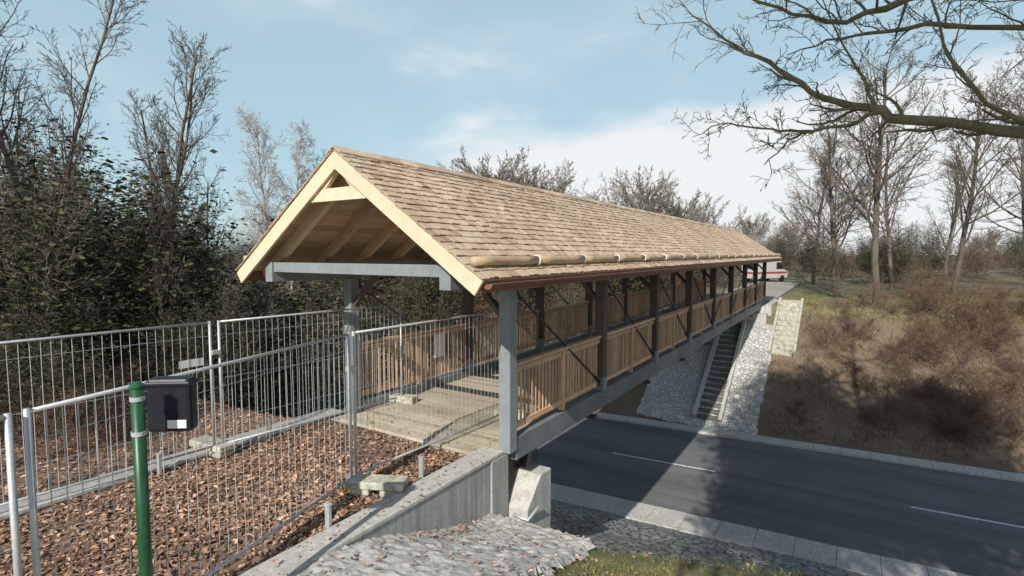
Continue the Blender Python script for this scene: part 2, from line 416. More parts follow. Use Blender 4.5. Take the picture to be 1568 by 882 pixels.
while ry < GY1-0.1:
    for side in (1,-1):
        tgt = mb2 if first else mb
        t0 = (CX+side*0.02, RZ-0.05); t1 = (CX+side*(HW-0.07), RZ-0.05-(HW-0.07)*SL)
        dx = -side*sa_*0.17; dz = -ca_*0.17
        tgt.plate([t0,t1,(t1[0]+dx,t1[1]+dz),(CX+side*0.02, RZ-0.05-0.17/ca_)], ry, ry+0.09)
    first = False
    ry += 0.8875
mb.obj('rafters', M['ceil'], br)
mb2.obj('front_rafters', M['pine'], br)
mb = MB()
for (a, bb) in ((GY0-0.012, GY0+0.033),(GY1-0.033,GY1+0.012)):
    for side in (1,-1):
        zt = RZ-0.004
        t0 = (CX+side*0.001, zt); t1 = (CX+side*(HW+0.03), zt-(HW+0.03)*SL)
        w = 0.21
        mb.plate([t0, t1, (t1[0]-side*sa_*w, t1[1]-ca_*w), (CX+side*0.001, zt-w/ca_)], a, bb)
    cy0, cy1 = (GY0+0.036, GY0+0.10) if a < 10 else (GY1-0.10, GY1-0.036)
    zc0, zc1 = 3.74, 3.92
    mb.plate([(CX-0.78,zc0),(CX+0.78,zc0),(CX+0.52,zc1),(CX-0.52,zc1)], cy0, cy1)
    mb.plate([(CX-0.36,zc1),(CX-0.26,zc1),(CX-0.03,4.14),(CX-0.13,4.14)], cy0, cy1)
    mb.plate([(CX+0.26,zc1),(CX+0.36,zc1),(CX+0.13,4.14),(CX+0.03,4.14)], cy0, cy1)
mb.obj('barge_boards', M['pine'], br, bevel=0.004)
mb = MB()
for xx in (XR+0.1, XL-0.1):
    mb.box(xx-0.09, xx+0.09, GY0+0.13, GY1-0.13, 2.54, 2.86)
mb.box(XL-0.009, XR+0.009, GY0+0.16, GY0+0.30, 2.70, 2.855)
mb.box(XL-0.009, XR+0.009, GY1-0.30, GY1-0.16, 2.70, 2.855)
mb.obj('wall_plates', M['greypaint'], br, bevel=0.006)
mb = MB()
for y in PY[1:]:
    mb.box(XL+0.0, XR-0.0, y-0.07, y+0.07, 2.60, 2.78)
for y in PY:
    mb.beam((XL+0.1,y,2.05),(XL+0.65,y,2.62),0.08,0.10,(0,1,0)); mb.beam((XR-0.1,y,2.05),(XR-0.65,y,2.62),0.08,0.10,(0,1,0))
mb.obj('tie_beams', M['shade_timber'], br)
mb = MB()
for x in (XR, XL): mb.box(x-0.1, x+0.1, PY[0]-0.1, PY[0]+0.1, -0.03, 2.54)
mb.obj('front_posts', M['greypaint'], br, bevel=0.008)
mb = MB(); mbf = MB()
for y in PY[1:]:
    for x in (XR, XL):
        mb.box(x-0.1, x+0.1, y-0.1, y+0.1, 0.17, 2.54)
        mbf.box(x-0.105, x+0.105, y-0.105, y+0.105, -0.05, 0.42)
mb.obj('side_posts', M['shade_timber'], br, bevel=0.008)
mbf.obj('post_shoes', M['greypaint'], br, bevel=0.005)
mb = MB()
for x in (XR, XL): mb.box(x-0.085, x+0.085, 6.68, 35.9, -0.20, 0.16)
mb.obj('side_girders', M['girder'], br, bevel=0.008)
mb = MB()
for x in (-5.2,-6.05,-6.9): mb.box(x-0.08,x+0.08,6.9,35.8,-0.42,-0.06)
for y in PY: mb.box(XL+0.09, XR-0.09, y-0.06, y+0.06, -0.50, -0.43)
mb.obj('floor_joists', M['shade_timber'], br)
mb = MB()
for y in PY:
    for dy in (-0.05,0.05):
        for z in (-0.0, 0.10, 2.62, 2.76):
            if z < 0.2 and y < 7: continue
            mb.tube([Vector((XR+(0.105 if z<1 else 0.19),y+dy,z)),Vector((XR+(0.118 if z<1 else 0.203),y+dy,z))],[0.014,0.012],8)
mb.obj('bolts', M['steel'], br)
mb = MB(); y = 6.15; rg = random.Random(4)
while y < 36.2:
    dz = rg.uniform(-0.003, 0.003)
    x0, x1 = (XL+0.10, XR-0.10)
    if y < 6.65: x0, x1 = (XL+0.12, XR-0.13)
    mb.box(x0+rg.uniform(-0.008,0.0), x1+rg.uniform(0,0.008), y, y+0.134, -0.055, 0.0+dz); y += 0.142
mb.obj('deck_planks', M['deck'], br)
mb = MB()
for x in (XR+0.02, XL-0.02):
    for i in range(8):
        a, c = (PY[i]+0.1, PY[i+1]-0.1)
        if i < 4: p, q = (x,a,2.45), (x,c,0.33)
        else: p, q = (x,a,0.33), (x,c,2.45)
        mb.rod(p, q, 0.018)
        for (e, f) in ((p,q),(q,p)):
            e = Vector(e); f = Vector(f); d = (f-e).normalized()
            mb.tube([e+d*0.05, e+d*0.28], [0.034,0.034], 8)
            mb.box(e.x-0.008, e.x+0.008, min(e.y,e.y+d.y*0.16), max(e.y,e.y+d.y*0.16), e.z-0.07, e.z+0.07)
            mb.rod((e.x-0.05,e.y+d.y*0.1,e.z+d.z*0.08),(e.x+0.05,e.y+d.y*0.1,e.z+d.z*0.08),0.03,8)
mb.obj('tension_rods', M['steel'], br)
mb = MB(); rg = random.Random(5)
for x, inn in ((XR,-1),(XL,1)):
    for i in range(8):
        a, c = PY[i]+0.1, PY[i+1]-0.1
        mb.box(x-0.055, x+0.055, a, c, 1.26, 1.31)
        mb.box(x-0.02, x+0.02, a, c, 1.15, 1.235)
        mb.box(x-0.02, x+0.02, a, c, 0.27, 0.355)
        mid = (a+c)/2
        mb.box(x-0.045, x+0.045, mid-0.045, mid+0.045, 0.17, 1.255)
        yb = a+0.07
        while yb < c-0.05:
            if abs(yb-mid) > 0.07:
                mb.box(x+inn*0.021-0.013, x+inn*0.021+0.013, yb-0.020, yb+0.020, 0.24+rg.uniform(-.01,.01), 1.24)
            yb += 0.118
mb.obj('railings', M['larch'], br)
for side, nm in ((1,'east'),(-1,'west')):
    lx = CX + side*2.36; lz = RZ-2.36*SL+0.105
    mb = MB(); mb2 = MB(); y = GY0+0.02; rg = random.Random(9)
    while y < GY1-0.1:
        y1 = min(y+1.5, GY1-0.02)
        pts = [Vector((lx+rg.uniform(-.006,.006), y+0.02+(y1-y-0.04)*t/4, lz+rg.uniform(-.006,.006))) for t in range(5)]
        r = 0.066+rg.uniform(-.004,.004)
        mb.tube(pts, [r]*5, 10)
        mb2.tube([Vector((lx,y1-0.02,lz)),Vector((lx,y1+0.02,lz))],[0.078,0.078],12)
        mb2.box(lx-0.012,lx+0.012,y1-0.02,y1+0.02,lz-0.12,lz-0.06)
        y = y1
    mb.obj('snow_guard_log_'+nm, M['log'], br, smooth=True)
    mb2.obj('log_brackets_'+nm, M['band'], br)
    mb = MB(); gx = CX+side*(HW+0.05); gz = RZ-HW*SL-0.06; K = 8
    n = len(mb.v)
    for y in (GY0+0.06, GY1-0.04):
        for j in range(K+1):
            t = math.pi + math.pi*j/K
            mb.v.append((gx+0.065*math.cos(t), y, gz+0.065*math.sin(t)))
    for j in range(K): mb.f.append((n+j,n+j+1,n+K+2+j,n+K+1+j))
    mb.rod((gx+side*0.065,GY0+0.06,gz),(gx+side*0.065,GY1-0.04,gz),0.009)
    for yy in (GY0+0.06, GY1-0.04):
        n = len(mb.v); mb.v += [(gx+0.064*math.cos(math.pi+math.pi*j/K), yy+0.001, gz+0.064*math.sin(math.pi+math.pi*j/K)) for j in range(K+1)]
        mb.f.append(tuple(range(n,n+K+1)))
    mb.obj('gutter_'+nm, M['copper'], br, smooth=False)
    mb = MB()
    fx = CX+side*(HW-0.045)
    mb.box(fx-0.012, fx+0.012, GY0+0.04, GY1-0.04, RZ-HW*SL-0.17, RZ-HW*SL-0.0)
    mb.obj('fascia_'+nm, M['copper'], br)

# abutments
ab = empty('bridge_abutment')
mb = MB(); mb.platex([(6.61,-3.2),(7.36,-3.2),(7.36,-0.50),(7.02,-0.50),(6.61,-0.92)], -8.15, -3.98); mb.obj('bearing_seat', M['concrete'], ab, bevel=0.015)
mb = MB(); mb.box(-8.0,-4.32,6.2,6.6,-2.5,-0.07); mb.obj('back_wall', M['concrete'], ab)
mb = MB(); mb.box(-4.68,-4.34,0.2,6.14,-1.8,-0.06); mb.box(-8.42,-8.06,0.2,6.5,-1.8,-0.06)
mb.box(-4.66,-4.31,6.15,6.59,-2.2,-0.066)
mb.obj('wing_walls', M['concrete_f'], ab, bevel=0.015)
mb = MB(); mb.box(-4.70,-4.32,0.2,6.595,-0.058,0.0); mb.box(-8.43,-8.05,0.2,6.5,-0.058,0.0); mb.obj('wing_wall_tops', M['concrete'], ab, bevel=0.012)
mb = MB()
for x in (XR,XL): mb.box(x-0.12,x+0.12,7.04,7.30,-0.495,-0.205)
mb.obj('bearings', M['steel'], ab, bevel=0.01)
mb = MB(); mb.tube([Vector((-4.2,6.55,-1.0)),Vector((-3.97,6.6,-1.06)),Vector((-3.90,6.8,-0.9))],[0.03]*3,8); mb.obj('drain_pipe', M['galv'], ab, smooth=True)
ab = empty('bridge_abutment')
mb = MB(); mb.box(-8.3,-3.85,32.6,33.3,-3.0,-0.45); mb.box(-8.0,-4.0,33.31,36.15,-2.0,-0.07); mb.obj('bearing_seat', M['concrete'], ab, bevel=0.02)
mb = MB(); mb.box(-3.99,-3.66,33.31,37.5,-2.4,0.05); mb.box(-8.5,-8.1,33.31,37.5,-2.4,0.05); mb.obj('wing_walls', M['concrete'], ab, bevel=0.02)
mb = MB(); mb.v=[(-8,36.2,-0.01),(-4.0,36.2,-0.01),(-4.0,60,0.06),(-8,60,0.06)]; mb.f=[(0,1,2,3)]
mb.obj('footpath', pmat('gravel_path',(0.3,0.28,0.24),(0.4,0.38,0.33),5,rough=0.95))

# ------------------------------------------------------------------ site fences
def fence_panel(p0, p1, name='construction_fence', z0=-0.02, H=2.0):
    e = empty(name)
    a = Vector((p0[0],p0[1],0)); c = Vector((p1[0],p1[1],0)); d = (c-a); L = d.length; d.normalize()
    g = MB(); zb = z0+0.10; zt = z0+H
    def P(t, z): 
        q = a + d*t; return Vector((q.x,q.y,z))
    g.rod(P(0.03,z0+0.02),P(0.03,zt+0.02),0.021,8); g.rod(P(L-0.03,z0+0.02),P(L-0.03,zt+0.02),0.021,8)
    g.rod(P(0.03,zt),P(L-0.03,zt),0.017,8); g.rod(P(0.03,zb+0.03),P(L-0.03,zb+0.03),0.017,8)
    g.obj('frame', M['galv'], e, smooth=True)
    g = MB(); n = int(L/0.10)
    for i in range(1,n):
        t = 0.03+(L-0.06)*i/n + random.uniform(-0.004,0.004)
        g.tube([P(t,zb+0.03),P(t+random.uniform(-.006,.006),(zb+zt)/2),P(t,zt)],[0.0037]*3,4,False)
    for z in (0.5,1.15,1.8):
        g.tube([P(0.03,z0+z),P(L-0.03,z0+z)],[0.0026,0.0026],4,False)
    g.obj('mesh_wires', M['galv'], e)
    return e
fence_panel((-5.33,4.47),(-5.16,7.92))
fence_panel((-4.42,1.06),(-5.30,4.42))
fence_panel((-4.1,-2.3),(-4.40,1.02))
fence_panel((-7.90,4.12),(-7.52,7.58))
fence_panel((-8.2,0.62),(-7.92,4.06))
fence_panel((-8.45,-2.85),(-8.22,0.56))
mb = MB(); mb.box(-5.36,-5.27,4.39,4.50,1.5,1.56); mb.box(-7.96,-7.86,4.03,4.15,1.5,1.56); mb.obj('fence_clamp', M['galv'])
def foot(x, y, rz, name='concrete_fence_foot', z=-0.07, stack=True):
    e = empty(name, (x,y,z)); e.rotation_euler[2] = rz
    mb = MB()
    if stack:
        mb.box(-0.34,-0.08,-0.11,0.12,0,0.09); mb.box(0.06,0.33,-0.12,0.10,0,0.085); mb.box(-0.40,0.37,-0.14,0.14,0.092,0.19)
    else: mb.box(-0.30,0.30,-0.12,0.12,0,0.14)
    mb.obj('block', M['mossblock'], e, bevel=0.02)
foot(-4.98,4.55,0.45); foot(-8.12,4.12,0.1); foot(-7.5,7.55,0.2,z=0.0,stack=False); foot(-5.1,7.9,0.2,z=0.0,stack=False); foot(-4.4,1.05,0.2)
for i,(x,y) in enumerate(((-4.82,5.19),(-4.76,3.62),(-7.96,3.3),(-8.05,5.0))):
    mb2 = MB(); mb2.box(x-0.035,x+0.035,y-0.02,y+0.02,-0.12,0.22); mb2.box(x-0.05,x+0.05,y-0.028,y+0.028,0.22,0.235)
    mb2.obj('marker_stake', M['galv'], bevel=0.004)

gp = empty('green_fence_post')
px_, py_ = -4.04, 1.56
mb = MB(); mb.tube([Vector((px_+0.01,py_,-0.2)),Vector((px_,py_,2.09))],[0.040,0.040],16); mb.obj('pole', M['green'], gp, smooth=True)
mb = MB(); mb.tube([Vector((px_,py_,2.09)),Vector((px_,py_,2.105)),Vector((px_,py_,2.13))],[0.046,0.046,0.02],16); mb.obj('cap', M['green'], gp)
mb = MB()
for z in (1.76,2.0): mb.tube([Vector((px_,py_,z)),Vector((px_,py_,z+0.03))],[0.045,0.045],16)
mb.obj('straps', M['galv'], gp)
bx = empty('black_post_box', (-4.13,1.80,0)); bx.rotation_euler[2] = math.radians(38)
mb = MB(); mb.box(-0.15,0.16,-0.04,0.08,1.70,2.10); mb.obj('body', M['black'], bx, bevel=0.03)
mb = MB(); mb.box(-0.155,0.165,-0.05,0.085,2.04,2.075); mb.obj('lid_rim', M['black'], bx, bevel=0.01)
mb = MB(); mb.box(-0.0,0.13,-0.046,-0.041,1.735,1.795); mb.obj('label', M['white'], bx)
mb = MB(); mb.box(XL+0.06,XL+0.07,8.78,9.13,0.66,1.18); mb.obj('paper_notice', M['white'])
mb = MB(); mb.box(-7.99,-7.98,3.62,3.95,1.35,1.46); mb.obj('fence_name_plate', M['white'])

# ------------------------------------------------------------------ leaves, grass
def leaves(name, n, region, size, mat, zf, rs=1):
    rg = np.random.RandomState(rs); V = []; F = []
    k = 0
    while k < n:
        x, y, ok = region(rg)
        if not ok: continue
        z = zf(x, y) + rg.uniform(0.005, 0.05)
        s = rg.uniform(*size); a = rg.uniform(0, 6.283); t = rg.uniform(-0.6, 0.6); t2 = rg.uniform(-0.5,0.5)
        ca, sa = math.cos(a), math.sin(a)
        pts = [(-s,0),(-0.2*s,0.6*s),(s,0.05*s),(0.1*s,-0.55*s)]
        b0 = len(V); curl = rg.uniform(-0.3,0.5)*s
        for i,(px,py) in enumerate(pts):
            V.append((x+px*ca-py*sa, y+px*sa+py*ca, z+px*t*0.5+py*t2+(curl if i in (1,3) else 0)))
        F.append((b0,b0+1,b0+2)); F.append((b0,b0+2,b0+3)); k += 1
    me = bpy.data.meshes.new(name); me.from_pydata(V, [], F); me.materials.append(mat)
    o = bpy.data.objects.new(name, me); COL.objects.link(o)
def r1(rg):
    x = rg.uniform(-8.3,-4.7); y = rg.uniform(-1.0,6.3)
    dens = 0.95 if x > -7.6 else 0.6
    if y > 5.2: dens *= 0.5
    if math.sin(x*2.7+y*1.1)*math.sin(y*2.1-x) < -0.4: dens *= 0.35
    return x, y, rg.rand() < dens
leaves('leaf_litter', 20000, r1, (0.022,0.048), M['leaf'], terrain, 1)
leaves('leaf_litter', 16000, r1, (0.010,0.024), M['leaf'], terrain, 11)
def r1b(rg): return rg.uniform(-15,-8.4), rg.uniform(-3,7), rg.rand() < 0.9
leaves('leaf_litter', 13000, r1b, (0.02,0.05), M['leaf'], terrain, 5)
def r2(rg):
    x = rg.uniform(-4.7,-2.6); y = rg.uniform(2.0,6.4)
    d = 0.10 + 0.9*max(0,1-abs(x+4.15)/0.25)*max(0,1-abs(y-5.1)/0.7)
    return x, y, rg.rand() < d
leaves('leaf_litter', 500, r2, (0.015,0.035), M['leaf'], lambda x,y: (0.0 if x<-4.32 else terrain(x,y)+0.13), 2)
def r3(rg): return rg.uniform(-3,4), rg.uniform(3.6,9), rg.rand()<0.5
leaves('leaf_litter', 900, r3, (0.02,0.04), M['leaf'], terrain, 3)
def r4(rg): return rg.uniform(XL+0.2,XR-0.2), 6.2+rg.exponential(1.2), True
leaves('leaf_litter', 160, r4, (0.015,0.035), M['leaf'], lambda x,y: 0.0, 9)

def blades(name, n, mat, gen, rs):
    rg = np.random.RandomState(rs); V=[]; F=[]
    for i in range(n):
        g = gen(rg)
        if g is None: continue
        x, y, h, w = g
        z = terrain(x,y); a = rg.uniform(0,6.283)
        lx, ly = rg.uniform(-0.6,0.6)*h, rg.uniform(-0.6,0.6)*h
        b0 = len(V); c, s = math.cos(a)*w, math.sin(a)*w
        V += [(x-c,y-s,z-0.01),(x+c,y+s,z-0.01),(x+c*0.6+lx*0.4,y+s*0.6+ly*0.4,z+h*0.6),(x+lx,y+ly,z+h)]
        F += [(b0,b0+1,b0+2),(b0,b0+2,b0+3)]
    me = bpy.data.meshes.new(name); me.from_pydata(V,[],F); me.materials.append(mat)
    COL.objects.link(bpy.data.objects.new(name, me))
def g1(rg):
    x = rg.uniform(-3.1,6.5); y = rg.uniform(3.2,10)
    if x < -2.7+0.2*math.sin(y*5) and rg.rand()<0.8: return None
    if y > 7.3+0.6*max(0,x+3.4): return None
    if math.sin(x*3.1+y)*math.sin(y*2.7-x*1.3) < -0.5 and rg.rand()<0.7: return None
    return x, y, rg.uniform(0.02,0.08), 0.005
blades('grass', 46000, M['grass'], g1, 8)
def g2(rg):
    x = rg.uniform(-3.2,20); y = rg.uniform(25.8,36); u = y-yc(x)
    if u < 5.4 or (x < -2.1 and y > 30.2) or x < -3.2: return None
    if math.sin(x*1.7+y*0.9)*math.sin(y*1.9-x*0.7) < -0.1 and rg.rand()<0.85: return None
    return x, y, rg.uniform(0.08,0.30), 0.012
blades('dry_bank_grass', 30000, M['straw'], g2, 18)
def g3(rg):
    x = rg.uniform(-3.4,20); y = rg.uniform(33.5,48)
    return x, y, rg.uniform(0.05,0.14), 0.012
blades('grass', 16000, M['grass'], g3, 28)

# ------------------------------------------------------------------ trees
def rnd_perp(d, rng):
    a = Vector((rng.uniform(-1,1), rng.uniform(-1,1), rng.uniform(-1,1)))
    p = a - d*a.dot(d)
    return p.normalized() if p.length > 1e-4 else Vector((1,0,0))
def branch(mb, p, d, L, r, lvl, cfg, rng, tips=None):
    nseg = cfg['seg'][lvl]; k = cfg['k'][lvl]
    pts = [p.copy()]; rad = [r]; dirs = [d.copy()]
    q = p.copy(); dd = d.copy()
    rend = max(r*(0.35 if lvl < len(cfg['seg'])-1 else 0.5), cfg['rmin']*0.7)
    for i in range(nseg):
        dd = (dd + rnd_perp(dd, rng)*cfg['wob'][lvl] + Vector((0,0,cfg['up'][lvl]))).normalized()
        q = q + dd*(L/nseg); pts.append(q.copy()); dirs.append(dd.copy())
        rad.append(r + (rend-r)*(i+1)/nseg)
    mb.tube(pts, rad, k, False)
    if tips is not None and lvl >= len(cfg['seg'])-2: tips.extend(pts[1:])
    if lvl+1 >= len(cfg['seg']): return
    n = cfg['n'][lvl]
    for i in range(n):
        t = cfg['t0'][lvl] + (1-cfg['t0'][lvl])*(i+rng.random())/n
        f = t*nseg; i0 = min(int(f), nseg-1); fr = f-i0
        pp = pts[i0].lerp(pts[i0+1], fr); rr = rad[i0]+(rad[i0+1]-rad[i0])*fr
        ang = math.radians(cfg['ang'][lvl] + rng.uniform(-14,14))
        nd = (dirs[i0]*math.cos(ang) + rnd_perp(dirs[i0], rng)*math.sin(ang)).normalized()
        ll = L*cfg['ratio'][lvl]*(1-cfg.get('taper',0.55)*t)*rng.uniform(0.7,1.25)
        branch(mb, pp, nd, ll, max(cfg['rmin'], rr*0.5), lvl+1, cfg, rng, tips)
base = dict(seg=[9,6,4,3,2], k=[8,5,4,3,3], wob=[0.08,0.15,0.2,0.25,0.3], up=[0.06,0.12,0.08,0.05,0.02],
            n=[20,8,7,3], t0=[0.28,0.2,0.15,0.1], ang=[45,42,40,40], ratio=[0.5,0.5,0.5,0.55], rmin=0.008)
def make_tree(name, h, r, mat, seed, leafmat=None, leafn=0, leafs=0.08, leafspread=0.5, **kw):
    cfg = dict(base); cfg.update(kw); rng = random.Random(seed); mb = MB(); tips = []
    branch(mb, Vector((0,0,-0.4)), Vector((0,0,1)), h, r, 0, cfg, rng, tips)
    nb = len(mb.f)
    if leafn:
        for i in range(leafn):
            c = rng.choice(tips); p = c + Vector((rng.gauss(0,1),rng.gauss(0,1),rng.gauss(0,1)))*leafspread*0.5
            a = rnd_perp(Vector((0,0,1)), rng); b2 = Vector((rng.uniform(-1,1),rng.uniform(-1,1),rng.uniform(-1,1))).normalized()
            s = rng.uniform(0.5,1.2)*leafs; n = len(mb.v)
            mb.v += [tuple(p-a*s),tuple(p+b2*s*0.6),tuple(p+a*s),tuple(p-b2*s*0.6)]; mb.f.append((n,n+1,n+2,n+3))
    me = mb.mesh(name, mat)
    if leafn:
        me.materials.append(leafmat)
        mi = [0]*nb + [1]*(len(mb.f)-nb); me.polygons.foreach_set('material_index', mi)
    return me
T1 = make_tree('tree_a', 11, 0.14, M['bark'], 1)
T2 = make_tree('tree_b', 12, 0.17, M['bark'], 2, n=[24,9,7,3], ang=[52,45,42,40], ratio=[0.46,0.5,0.5,0.55])
T3 = make_tree('tree_slim', 11, 0.075, M['bark'], 3, n=[34,7,5,2], ratio=[0.22,0.5,0.5,0.5], t0=[0.12,0.2,0.15,0.1], ang=[38,40,40,40], rmin=0.006)
T3b = make_tree('tree_slim_b', 12, 0.09, M['bark'], 13, n=[32,7,6,2], ratio=[0.25,0.5,0.5,0.5], t0=[0.2,0.2,0.15,0.1], ang=[35,40,40,40], rmin=0.006)
T4 = make_tree('tree_birch', 15, 0.14, M['birch'], 4, n=[30,9,6,3], ratio=[0.30,0.55,0.5,0.55], ang=[38,42,42,45], up=[0.05,0.03,-0.04,-0.10,-0.15], rmin=0.011)
T5 = make_tree('tree_round', 7.5, 0.14, M['greytwig'], 5, n=[40,12,9,3], t0=[0.08,0.15,0.1,0.1], ratio=[1.0,0.42,0.5,0.5], ang=[46,38,40,40], up=[0.04,0.09,0.05,0.03,0.0], rmin=0.013, wob=[0.05,0.08,0.15,0.2,0.3], taper=0.7)
T6 = make_tree('tree_ivy', 13, 0.2, M['bark'], 6, M['ivy'], 22000, 0.13, 0.8, n=[26,8,5,2], t0=[0.5,0.2,0.15,0.1], ratio=[0.30,0.5,0.5,0.5], taper=0.3)
S1 = make_tree('shrub_a', 3.2, 0.03, M['twigred'], 21, M['deadleaf'], 1700, 0.045, 0.6, seg=[5,4,3,2], k=[4,3,3,3], n=[18,9,6], t0=[0.0,0.1,0.1], ang=[55,45,40], ratio=[0.85,0.5,0.5], rmin=0.007, wob=[0.2,0.25,0.3,0.3], up=[0.05,0.10,0.05,0.03])
S2 = make_tree('shrub_b', 4.5, 0.05, M['bark'], 22, M['ivy'], 4600, 0.08, 0.8, seg=[5,4,3,2], k=[4,3,3,3], n=[26,10,7], t0=[0.0,0.1,0.1], ang=[50,45,40], ratio=[0.8,0.5,0.5], rmin=0.008, wob=[0.2,0.25,0.3,0.3], up=[0.05,0.08,0.05,0.03])
S3 = make_tree('shrub_c', 2.2, 0.02, M['twigred'], 23, M['deadleaf'], 300, 0.035, 0.5, seg=[4,3,3,2], k=[3,3,3,3], n=[28,9,6], t0=[0.0,0.1,0.1], ang=[60,50,45], ratio=[0.95,0.5,0.5], rmin=0.0065, wob=[0.25,0.3,0.3,0.3], up=[0.03,0.08,0.05,0.02])
def put(name, me, x, y, sc=1, rz=None, parent=None):
    return inst(name, me, (x,y,terrain(x,y)-0.05), random.uniform(0,6.28) if rz is None else rz, sc, parent)
for (me_, x, y, s) in [
    (T3,-17.9,7.5,1.0),(T3b,-16.9,7.0,0.85),(T3,-22.1,11.9,1.1),(T3b,-20.5,4.5,0.95),(T1,-26,7,0.8),(T3,-14.5,6.3,0.72),
    (T3b,-17.5,2.5,1.0),(T3,-14.8,0.5,0.95),(T3,-19,-1,1.1),(T3b,-18.5,5.0,1.0),(T3b,-27,9.5,0.95),(T3,-16,4.2,0.9),(T3b,-15.6,8.0,0.6),
    (T1,-28,33,0.85),(T3b,-33,27,0.9),(T1,-38,31,1.0),(T3,-30,28,0.9),
    (T2,-0.8,44.7,1.0),(T2,1.4,36.6,1.18),(T1,5.5,42,1.15),(T2,9,38,1.1),(T1,3,52,1.2),(T2,-3,60,1.1),(T1,12,47,1.2),(T2,16,41,1.1),
    (T1,-1,74,1.1),(T2,13,62,1.2),(T3b,4.5,37.5,1.0)]:
    put('bare_tree', me_, x, y, s)
for (x,y,s) in [(-41,27,1.1),(-44,30,0.95)]: put('birch_tree', T4, x, y, s)
for (x,y,s) in [(-22.8,33.6,1.2),(-20.0,35.2,1.1),(-25.5,35,1.02),(-21.5,31.8,1.02),(-17.0,48.7,1.2),(-13.5,53,1.0),(-21.5,50,1.0),(-13.7,98,1.1),(-9,104,1.0)]:
    put('round_crown_tree', T5, x, y, s)
for (x,y,s) in [(1.2,-1.6,0.80),(3.4,-0.7,1.12),(6.3,0.8,1.0),(5.6,-3.2,1.25),(9.5,2.2,1.05)]: put('ivy_covered_tree', T6, x, y, s)

th = empty('woodland_thicket'); rg = random.Random(31)
cnt = 0
while cnt < 112:
    x = rg.uniform(-42,-11.0); y = rg.uniform(-6,44); u = y-yc(x)
    if abs(u) < 6.2: continue
    if u < -6 and x > -14 and rg.random() < 0.5: continue
    far = 1.18 if x < -15 else 1.0
    put('shrub', S2 if rg.random()<0.85 else S1, x, y, rg.uniform(0.75,1.15)*far, rg.uniform(0,6.28), th); cnt += 1
for i in range(18):
    put('shrub', (S1,S3,S2)[i%3], rg.uniform(-12.5,-9.6), rg.uniform(-1.5,6.5), rg.uniform(0.3,0.5), rg.uniform(0,6.28), th)
for i in range(30):
    x = rg.uniform(-30,-9.5); y = rg.uniform(34.5,60)
    put('shrub', S2 if rg.random()<0.5 else S1, x, y, rg.uniform(0.7,1.0), rg.uniform(0,6.28), th)
for i in range(40):
    x = rg.uniform(-2,30); y = rg.uniform(58,80)
    put('shrub', S1 if rg.random()<0.6 else S2, x, y, rg.uniform(0.6,1.0), rg.uniform(0,6.28), th)
bt = empty('bramble_thicket')
cnt = 0
while cnt < 240:
    x = rg.uniform(-2.0,22); y = rg.uniform(26,36.5); u = y-yc(x)
    if u < 6.0: continue
    lo = sm(-1.8,1.2,x)
    if rg.random() > 0.35+0.65*lo: continue
    put('bramble', S1 if rg.random()<0.55 else S3, x, y, rg.uniform(0.25,0.62), rg.uniform(0,6.28), bt); cnt += 1
for i in range(26):
    x = rg.uniform(-17,-9.8); y = rg.uniform(27,34)
    put('bramble', S1 if rg.random()<0.5 else S3, x, y, rg.uniform(0.4,0.8), rg.uniform(0,6.28), bt)
dw = empty('distant_woodland')
for i in range(130):
    a = math.radians(rg.uniform(-60,65)); d = rg.uniform(90,190)
    x = -math.sin(a)*d; y = math.cos(a)*d
    if abs(y-yc(x)) < 14: continue
    inst('far_tree', rg.choice([T1,T2,T5]), (x,y,terrain(x,y)-0.5), rg.uniform(0,6.28), rg.uniform(0.55,0.9), dw)
for i in range(170):
    a = math.radians(rg.uniform(-60,70)); d = rg.uniform(75,120)
    x = -math.sin(a)*d; y = math.cos(a)*d
    if abs(y-yc(x)) < 12: continue
    inst('far_shrub', S1 if i%3 else S2, (x,y,terrain(x,y)-0.3), rg.uniform(0,6.28), rg.uniform(0.8,1.3), dw)

# ------------------------------------------------------------------ big tree at right with reaching limbs
mb = MB(); rng = random.Random(77)
TB = Vector((4.1,10.9,terrain(4.1,10.9)-0.3))
trunk = [TB, Vector((4.05,10.9,0)), Vector((3.95,10.85,3)), Vector((3.9,10.8,5.2)), Vector((4.1,10.9,7.5)), Vector((4.0,11.1,10)), Vector((4.3,11.2,13))]
mb.tube(trunk, [0.34,0.28,0.25,0.22,0.17,0.11,0.04], 12)
tw = dict(seg=[5,4,3,2], k=[5,4,3,3], wob=[0.22,0.28,0.32,0.35], up=[0.03,0.03,0.02,0.0], n=[6,6,3], t0=[0.2,0.15,0.1], ang=[45,45,45], ratio=[0.55,0.55,0.55], rmin=0.005)
def limb(pts, r0, r1, nside, sl, cfg=tw, updir=0.15):
    pts = [Vector(p) for p in pts]
    P = []
    for i in range(len(pts)-1):
        for t in (0, 0.33, 0.66):
            q = pts[i].lerp(pts[i+1], t)
            if t: q += Vector((rng.uniform(-1,1),rng.uniform(-1,1),rng.uniform(-1,1)))*0.035
            P.append(q)
    P.append(pts[-1]); m = len(P)
    R = [(r0+(r1-r0)*(i/(m-1))**0.8)*rng.uniform(0.9,1.1) for i in range(m)]
    mb.tube(P, R, 8)
    for i in range(nside):
        t = (0.12+0.88*(i+rng.random())/nside)*(m-1); i0 = min(int(t), m-2); f = t-i0
        p = P[i0].lerp(P[i0+1], f); d = (P[i0+1]-P[i0]).normalized()
        ang = math.radians(rng.uniform(30,62)); nd = (d*math.cos(ang)+rnd_perp(d, rng)*math.sin(ang)+Vector((0,0,updir))).normalized()
        r = max(0.007, (R[i0])*0.42)
        branch(mb, p, nd, sl*rng.uniform(0.5,1.2), r, 1, dict(cfg, seg=[5,5,3,2]), rng)
